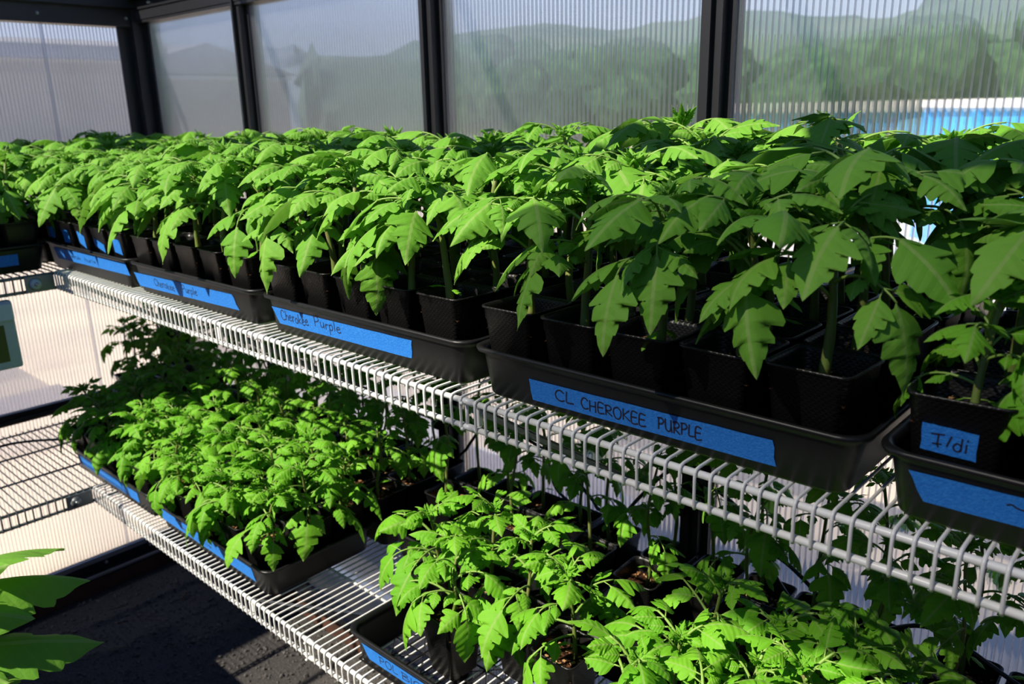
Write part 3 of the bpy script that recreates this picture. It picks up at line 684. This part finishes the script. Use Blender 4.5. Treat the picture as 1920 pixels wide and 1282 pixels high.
for k in range(5):
    fill(cx[k], YT1, ZU, names[k], 'big', hb if k > 1 else (lambda i, j: .80*(0.88, 1.0, 1.04)[j]*R.uniform(.92, 1.06)))
# tray 5: only its left columns reach into the picture; the front pots hold small plants
fill(cx[5], YT1, ZU, names[5], 'big', hb, cols=(0, 1, 2), rows=(1, 2))
il = plant(cx[5]-2*0.1065, YT1-0.1, ZU+0.005, 'small tomato seedling in the pot with blue tape lettered Ildi', None, 'small', .72, aim={0: PI*.98, 1: 2.2, 2: -.4, 3: .9, 4: -1.8, 5: 2.6})
il2 = plant(cx[5]-0.1065, YT1-0.1, ZU+0.005, 'tomato seedling in the pot just right of the Ildi pot', None, 'small', 1.1, aim={0: -2.8, 1: -.8})
# tape on pots: the pot's own front face
pf_a = Vector((0, -PB, 0.003)); pf_b = Vector((0, -(PT-0.0045), PH-0.020)); pf_d = (pf_b-pf_a).normalized()
PF = (pf_a, pf_d, Vector((0, -pf_d.z, pf_d.y)))
add_tape(il, -0.030, 0.0185, 0.088, 0.028, [('F/di', -0.021, 0.0125, .080, .0145)], tilt=-.002, frame=PF, pen=.0016, label='square of blue tape lettered Ildi')
add_tape(il2, -0.030, 0.020, 0.081, 0.030, (), frame=PF, label='blank square of blue tape')
pots_T1 = sorted([o for o in C.objects if o.name.startswith('potted_tomato') and abs(o.location.y-(YT1-0.1)) < .01 and abs(o.location.x-cx[1]) < .27 and o.location.z > 1.3], key=lambda o: o.location.x)
for k, o in enumerate(pots_T1):
    add_tape(o, (-.02, -.022, -.027, -.027, -.016)[k], (.018, .019, .02, .03, .026)[k], (.095, .092, .092, .088, .096)[k], (.030, .034, .032, .020, .036)[k], (), skew0=(0, 0, .006, 0, 0)[k], tilt=(0, 0, -.012, -.014, -.004)[k], frame=PF, label='blue tape on the pot')
# ---- upper shelf, back line of trays against the wall
bn = {0: 'far corner tray by the wall', 1: 'wall tray behind the blue taped pots', 2: 'wall tray behind left Cherokee Purple', 3: 'wall tray behind right Cherokee Purple', 4: 'wall tray behind CL CHEROKEE PURPLE', 5: 'wall tray behind the Ildi pot'}
for k in range(6):
    tray(cx[k], YT2, ZU, 'black tray on the upper shelf, ' + bn[k], hx=0.262 if k == 0 else (0.277 if k == 1 else None))
    fill(cx[k], YT2, ZU, bn[k], 'big', (lambda i, j: (.90 if k < 4 else 1.0)*R.uniform(.86, 1.14)) if k > 1 else (lambda i, j: .84*R.uniform(.92, 1.08)), cols=range(5) if k < 5 else (0, 1), aimfront=False)
# ---- upper end shelf: trays running along the end wall
for xx, nm in ((-2.582, 'end shelf tray at the aisle'), (-2.882, 'end shelf tray by the end wall')):
    t = tray(xx, 0.500, ZU, 'black %s, left edge of the picture' % nm, rz=PI/2)
    if xx > -2.7: add_tape(t, 0.03, 0.20, 0.036, 0.03, (), label='blank blue tape', frame=None)
    for jj in range(3):
        for ii in range(3):
            if xx < -2.7 and ii == 0: pass
            plant(xx + (1-ii)*0.1*1.0, 0.500+0.217-jj*0.1085, ZU+0.005, 'tomato seedling, %s, %s pot from corner, %s' % (('aisle row', 'middle row', 'wall row')[ii], ORD[jj], nm), 'tomato seedlings in the '+nm, 'big', .80*R.uniform(.9, 1.1))

# ---- lower shelf
LT = {}
lx = {0: -2.86, 1: -2.322, 2: -1.745, 3: -0.905, 4: -0.325, 5: 0.25}
LT[1] = tray(lx[1], YT1, ZL, 'black tray with blue tape, farthest on the lower shelf')
LT[2] = tray(lx[2], YT1, ZL, 'black tray with long blue tape, left of the gap on the lower shelf')
LT[3] = tray(lx[3], YT1, ZL, 'black open mesh tray with blue tape reading POL BIG', lat=True)
LT[4] = tray(lx[4], YT1, ZL, 'black tray of crowded seedlings at the bottom right of the picture')
add_tape(LT[1], -.24, .18, 0.034, 0.031, (), label='blank blue tape')
add_tape(LT[2], -2.02-lx[2], -1.55-lx[2], 0.036, 0.032, [('shuls', -1.90-lx[2], -1.83-lx[2], .028, .015), ('urils', -1.81-lx[2], -1.74-lx[2], .028, .015)], skew0=.02, skew1=.01, label='blue tape with smudged handwriting')
add_tape(LT[3], -1.145-lx[3], -0.86-lx[3], 0.036, 0.030, [('POL', -1.093-lx[3], -1.038-lx[3], .029, .0165), ('BIG', -1.028-lx[3], -0.965-lx[3], .029, .0165)], skew0=.018, tilt=.002, label='blue tape lettered POL BIG')
hs = lambda i, j: (0.85, .95, 1.05)[j]*R.uniform(.9, 1.12)
fill(lx[1], YT1, ZL, 'farthest lower shelf tray', 'small', hs, ls=1.12)
fill(lx[2], YT1, ZL, 'lower shelf tray left of the gap', 'small', hs, ls=1.15)
for (px, py, h, lab, aim) in ((-1.000, .905, .95, 'tomato seedling in the frontmost pot of the POL BIG tray', {0: -2.75, 1: -1.9, 2: -.6}),
                         (-1.122, .985, .95, 'tomato seedling in the leftmost pot of the POL BIG tray', {0: 2.9, 1: -2.3}),
                         (-0.885, .985, 1.0, 'tomato seedling in the POL BIG tray, pot right of the frontmost one', {0: -1.5, 1: -2.4}),
                         (-1.005, 1.030, 1.05, 'tomato seedling in the POL BIG tray, pot behind the frontmost one', None),
                         (-0.765, .960, 1.05, 'tomato seedling in the POL BIG tray, rightmost pot', {0: -1.7, 1: -2.6})):
    plant(px, py, ZL+.006, lab, None, 'small', h*1.12, aim=aim, ls=1.28)
fill(lx[4], YT1, ZL, 'crowded tray at bottom right', 'small', lambda i, j: 1.28*R.uniform(.9, 1.12), cols=(0, 1, 2, 3), ls=1.35)
lb = {0: 'far corner lower tray', 1: 'lower wall tray behind the farthest tray', 2: 'lower wall tray left of the gap', 3: 'lower wall tray behind POL BIG', 4: 'lower wall tray behind crowded tray', 5: 'lower wall tray at the right edge'}
bx = {0: -2.86, 1: -2.29, 2: -1.72, 3: -1.15, 4: -0.58, 5: -0.01}
for k in range(6):
    tray(bx[k], YT2, ZL, 'black tray on the lower shelf, ' + lb[k], hx=.19 if k == 0 else None)
    if k == 0:
        fill(bx[k], YT2, ZL, lb[k], 'tall', lambda i, j: .85*R.uniform(.85, 1.05), cols=(1, 2, 3), aimfront=False)
    elif k < 3: fill(bx[k], YT2, ZL, lb[k], 'tall', lambda i, j: (.72, .85, .92)[j]*R.uniform(.85, 1.1), aimfront=False)
    else: fill(bx[k], YT2, ZL, lb[k], 'tall', lambda i, j: (.75, .95, 1.08)[j]*R.uniform(.85, 1.12), aimfront=False, ls=1.05, cols=range(5) if k < 5 else (0, 1), skip=[(i, 0) for i in range(5)] + [(1, 1), (3, 1)])

# ------------------------------------------------------------------ foreground plant on the opposite bench (lower left)
t = thing('unseen_bench', 'unseen dark bench added on the camera side to shade the floor', 'bench', (-1.25, -0.28, 0))
obj('bench_top', boxbm((-1.65, -0.38, 0.86), (1.15, 0.42, 0.90), 0.003), M_WOOD, t)  # unseen top, put in to carry this plant and shade the floor
for sx_ in (-1.6, 1.1):
    for sy_ in (-.33, .31): obj('leg', boxbm((sx_-.03, sy_-.03, 0), (sx_+.03, sy_+.03, .86), 0.003), M_WOOD, t)
t = thing('potted_tomato_seedling', 'large leaved tomato plant reaching in from the bottom left foreground', 'potted plant', (-1.06, 0.065, 0.902), 0)
link('pot', POT, t); link('soil', SOILS[0], t)
link('stem', ST_B[0][0], t, (0, 0, PH-.027), (0, 0, 0), (1.2, 1.2, 1.15))
FG = [compound_leaf(900+i, .13, .135, M_LEAF, .65, -.05, .45, 2, 1.15, OUT_SML) for i in range(3)]
for k, (zz, a, s) in enumerate(((.20, 1.05, 1.0), (.25, 1.75, 1.05), (.29, 1.35, .95), (.33, 2.3, .9), (.34, 4.0, .9), (.25, 5.2, 1.0), (.15, .7, 1.0))):
    link('leaf', FG[k % 3], t, (0, 0, zz), (0, -.1, a), s)
link('shoot_tip', SH_B[0], t, (0, 0, .36))

# ------------------------------------------------------------------ thermometer, cables, bits on the floor
t = thing('digital_thermometer', 'blue grey digital thermometer hanging below the upper end shelf', 'thermometer', (XF-0.022, 0.575, 1.10))
obj('case', boxbm((-0.013, -0.085, 0.0), (0.013, 0.082, 0.185), 0.006), M_METER, t)
obj('display', boxbm((0.0128, -0.060, 0.022), (0.0146, 0.052, 0.122), 0.0005), M_LCD, t)
obj('visor', boxbm((0.012, -0.083, 0.132), (0.021, 0.080, 0.180), 0.004), mat('pale_blue_plastic', (.45, .58, .66), .35), t)
obj('hook', tubebm([(0, 0, .185), (0, 0, .215), (.004, 0, .222)], .002, 6), M_ALU, t)
o = obj('cable', tubebm(catmull([(-2.7, 1.37, .78), (-1.62, 1.372, .80), (-1.35, 1.37, .97), (-1.15, 1.37, .96), (-1.02, 1.368, .885), (-.993, 1.366, .863), (-.93, 1.362, .872), (-.879, 1.36, .934), (-.815, 1.35, 1.011), (-.77, 1.348, 1.035), (-.727, 1.35, 1.019), (-.679, 1.352, 1.005), (-.625, 1.355, .964), (-.56, 1.36, .86), (-.50, 1.36, .80)]), .0042, 8), M_CABLE, None, True)
tag(o, 'black hose looping along the wall below the upper shelf', 'cable')
o = obj('cable', tubebm(catmull([(-1.22, 1.372, 1.12), (-1.17, 1.372, 1.04), (-1.145, 1.372, .93), (-1.12, 1.37, .87), (-1.05, 1.37, .84)]), .0036, 8), M_CABLE, None, True)
tag(o, 'thin black cable hanging by the post right of the Cherokee Purple trays', 'cable')
o = obj('cable', tubebm(catmull([(-.66, 1.37, .82), (-.61, 1.35, .90), (-.55, 1.34, .92), (-.47, 1.35, .86), (-.42, 1.35, .79), (-.36, 1.36, .84), (-.28, 1.36, .88), (-.16, 1.36, .84), (-.05, 1.36, .80)]), .0042, 8), M_CABLE, None, True)
tag(o, 'black hose arching above the back trays at lower right', 'cable')
o = obj('cable', tubebm(catmull([(-3.03, .3, .72), (-3.035, .6, .735), (-3.03, .8, .75), (-3.03, 1.0, .742), (-3.02, 1.15, .72)]), .0065, 8), M_CABLE, None, True)
tag(o, 'thick black hose lying along the back of the empty lower shelf', 'cable')
o = obj('cable', tubebm(catmull([(-2.98, .35, .712), (-2.93, .6, .710), (-2.92, .72, .712), (-2.85, .82, .712), (-2.76, .9, .712)]), .0045, 8), M_CABLE, None, True)
tag(o, 'black cable trailing over the wires of the empty lower shelf', 'cable')
obj('hose_track', boxbm((XE+.004, .1, .735), (XE+.030, 1.30, .775), .002), M_FRAME, wall_e)
def dry(x, y, s, rz, lab):
    bm = bmesh.new()
    pts = catmull([(0, 0, .004), (s*.35, s*.15, .010), (s*.7, s*.45, .012), (s*.8, s*.9, .006)], 4); n = len(pts)
    V = []
    for i, p in enumerate(pts):
        wd = s*.16*math.sin(PI*(i+.6)/(n+.4)); V.append([bm.verts.new(p+Vector((wd*.5, -wd, 0))), bm.verts.new(p+Vector((0, 0, .004))), bm.verts.new(p+Vector((-wd*.5, wd, 0)))])
    for i in range(n-1):
        for k in range(2): bm.faces.new((V[i][k], V[i+1][k], V[i+1][k+1], V[i][k+1]))
    r = bmesh.ops.solidify(bm, geom=list(bm.faces), thickness=.0008)
    o = obj('dry_leaf', bm, M_DRY, None, True, (x, y, 0.004)); o.rotation_euler = (0, 0, rz); tag(o, lab, 'dry leaf')
dry(-2.62, .80, .05, .4, 'curled tan dry leaf on the dark gravel, below the end shelf'); dry(-2.72, 1.10, .035, 1.4, 'small dry leaf on the gravel beside the brown timber')
dry(-2.55, .62, .030, 2.4, 'flat dry leaf on the gravel near the left picture edge'); dry(-2.2, .78, .03, .2, 'small dry leaf on the gravel at the bottom of the picture')

# ------------------------------------------------------------------ unseen level sheet, added to dim the sun over the right-hand trays
bm = bmesh.new(); n = 14
V = [[bm.verts.new(((-1.28+j*0.85/6)*(1-i/n)+1.0*i/n, -0.42+j*0.90/6, 2.45+R.uniform(-.012, .012))) for j in range(7)] for i in range(n+1)]
for i in range(n):
    for j in range(6): bm.faces.new((V[i][j], V[i+1][j], V[i+1][j+1], V[i][j+1]))
bmesh.ops.solidify(bm, geom=list(bm.faces), thickness=.003)
o = obj('added_shade_sheet', bm, M_SUNDIM); tag(o, 'unseen dark sheet added under the ridge to shade the right side', 'light blocker')

# ------------------------------------------------------------------ outside
def hill(name, label, pts, depth, m, zrise):
    bm = bmesh.new(); rr = random.Random(3); rows = []
    for q, (az, dist, el_) in enumerate(pts):
        a = math.radians(az); d = Vector((math.sin(a), math.cos(a), 0)); top = 1.75 + math.tan(math.radians(el_))*dist
        col = []
        for k in range(9):
            t = k/8; pp = d*(dist-depth*(1-t)) ; zz = top*math.sin(t*PI/2)**1.2 + (rr.uniform(-.3, .3)*top*.12 if 0 < k else -0.3)
            col.append(bm.verts.new((pp.x, pp.y, zz-(.3 if k == 0 else 0))))
        p2 = d*(dist+depth*.6); col.append(bm.verts.new((p2.x, p2.y, -0.5)))
        rows.append(col)
    for i in range(len(rows)-1):
        for k in range(9): bm.faces.new((rows[i][k], rows[i+1][k], rows[i+1][k+1], rows[i][k+1]))
    for col in (rows[0], rows[-1]): bm.faces.new(col)
    bmesh.ops.triangulate(bm, faces=bm.faces); bmesh.ops.subdivide_edges(bm, edges=bm.edges, cuts=1, fractal=.6, seed=2)
    o = obj(name, bm, m, None, True); tag(o, label, 'hill')
prof = lambda a: 3.7 + 1.3*min(1, max(0, (a+50)/8)) + .45*math.sin(a*.4)
hill('hillside', 'green wooded hillside beyond the clear long wall', [(a, 75, prof(a)) for a in range(-55, 22, 3)], 30, M_HILL, 1)
hill('hillside', 'grey hazy hillside beyond the wall near the left corner', [(a, 110, 3.75+.3*math.sin(a*.6)) for a in range(-68, -53, 3)], 40, M_HILLG, 1)
def tree(x, y, h, wd, label):
    t = thing('tree', label, 'tree', (x, y, 0), 0, 'trees beyond the long wall'); rr = random.Random(int(x*31+y))
    bm = bmesh.new(); tube(bm, [(0, 0, -.1), (.1, 0, h*.3), (0, .1, h*.6)], [.16, .12, .06], 8); obj('trunk', bm, M_BARK, t, True)
    bm = bmesh.new()
    for k in range(9):
        a = rr.uniform(0, 6.28); q = rr.uniform(0, wd*.5)
        bmesh.ops.create_icosphere(bm, subdivisions=2, radius=rr.uniform(.28, .5)*wd*.6, matrix=Matrix.Translation((q*math.cos(a), q*math.sin(a), h*rr.uniform(.35, .8))))
    for v in bm.verts: v.co += Vector((rr.uniform(-1, 1), rr.uniform(-1, 1), rr.uniform(-1, 1)))*.09*wd*.5
    obj('crown', bm, M_TREE, t)
rr = random.Random(12); i = 0
for az in (-44, -39.5, -35, -31, -26.5, -22.5, -18, -13, -8):
    d = 34 + rr.uniform(-3, 8); a = math.radians(az); i += 1
    tree(math.sin(a)*d, math.cos(a)*d, rr.uniform(2.8, 4.6) if az < -26 else rr.uniform(3.6, 4.8), rr.uniform(4, 6.5), 'dark green bushy tree outside the long wall, %s from the left' % (ORD+['seventh', 'eighth', 'ninth'])[i-1])
# round blue pool with a white rim
t = thing('swimming_pool', 'round blue above-ground pool with white rim outside the right panel', 'pool', (0.55, 13.2, 0))
bm = bmesh.new(); loft(bm, [[(rr_*math.cos(2*PI*k/64), rr_*math.sin(2*PI*k/64), z) for k in range(64)] for rr_, z in ((4.15, -.02), (4.15, 1.66), (4.05, 1.66), (4.05, .1))], cap0=True, cap1=True)
obj('pool_wall', bm, M_POOL, t)
bm = bmesh.new(); loft(bm, [[(rr_*math.cos(2*PI*k/64), rr_*math.sin(2*PI*k/64), z) for k in range(64)] for rr_, z in ((4.0, 1.66), (4.24, 1.66), (4.24, 1.75), (4.0, 1.75), (4.0, 1.66))], cap0=False)
obj('rim', bm, M_RIMW, t)
for k in range(16):
    a = 2*PI*k/16; bm = boxbm((-.05, -.04, 0), (.05, .04, 1.66)); o = obj('upright', bm, M_POOL, t, loc=(4.18*math.cos(a), 4.18*math.sin(a), 0)); o.rotation_euler = (0, 0, a+PI/2)
# houses beyond the end wall
t = thing('house', 'grey flat roofed house with dark fascia beyond the end wall', 'house', (-22, 4, 0))
obj('wall', boxbm((-6, -9, -.1), (0, 6.2, 3.10)), M_HOUSE, t)
obj('fascia', boxbm((-6.2, -9.2, 3.10), (.45, 6.5, 3.42)), M_ROOF, t)
obj('gutter', boxbm((-6.3, -9.3, 3.42), (.55, 6.6, 3.52)), M_RIMW, t)
t = thing('house', 'pale pink house with white ledge seen beside the corner post', 'house', (-30, 17, 0))
obj('wall', boxbm((-6, -4.5, -.1), (0, 2.5, 3.2)), M_PINK, t)
obj('ledge', boxbm((-6.1, -4.6, 3.0), (.25, 2.6, 3.12)), M_RIMW, t)
bm = bmesh.new(); v = [bm.verts.new(p) for p in ((.3, -4.8, 3.2), (.3, 2.8, 3.2), (.3, -1, 4.3), (-6.3, -4.8, 3.2), (-6.3, 2.8, 3.2), (-6.3, -1, 4.3))]
for q in ((0, 1, 2), (5, 4, 3), (0, 2, 5, 3), (1, 4, 5, 2), (0, 3, 4, 1)): bm.faces.new([v[k] for k in q])
obj('roof', bm, M_PINK, t)
# white sheeting lying against the outside of the long wall
bm = bmesh.new(); n = 22
V = [[None]*(n+1) for _ in range(n+1)]
rr = random.Random(4); bumps = [(rr.uniform(0, 1), rr.uniform(0, 1), rr.uniform(.08, .2), rr.uniform(.15, .5)) for _ in range(9)]
for i in range(n+1):
    for j in range(n+1):
        u, v_ = i/n, j/n; edge = min(u, v_, 1-u, 1-v_)
        z = sum(h*math.exp(-((u-a)**2+(v_-b)**2)/(2*s*s)) for a, b, s, h in bumps)*min(1, edge*5)
        V[i][j] = bm.verts.new((u*1.9, v_*1.0, max(0.002, z*.7)))
for i in range(n):
    for j in range(n): bm.faces.new((V[i][j], V[i+1][j], V[i+1][j+1], V[i][j+1]))
o = obj('plastic_sheet', bm, M_TARP, None, True, (-3.7, 1.85, 0)); tag(o, 'crumpled white plastic sheeting on the ground outside the long wall', 'sheet')
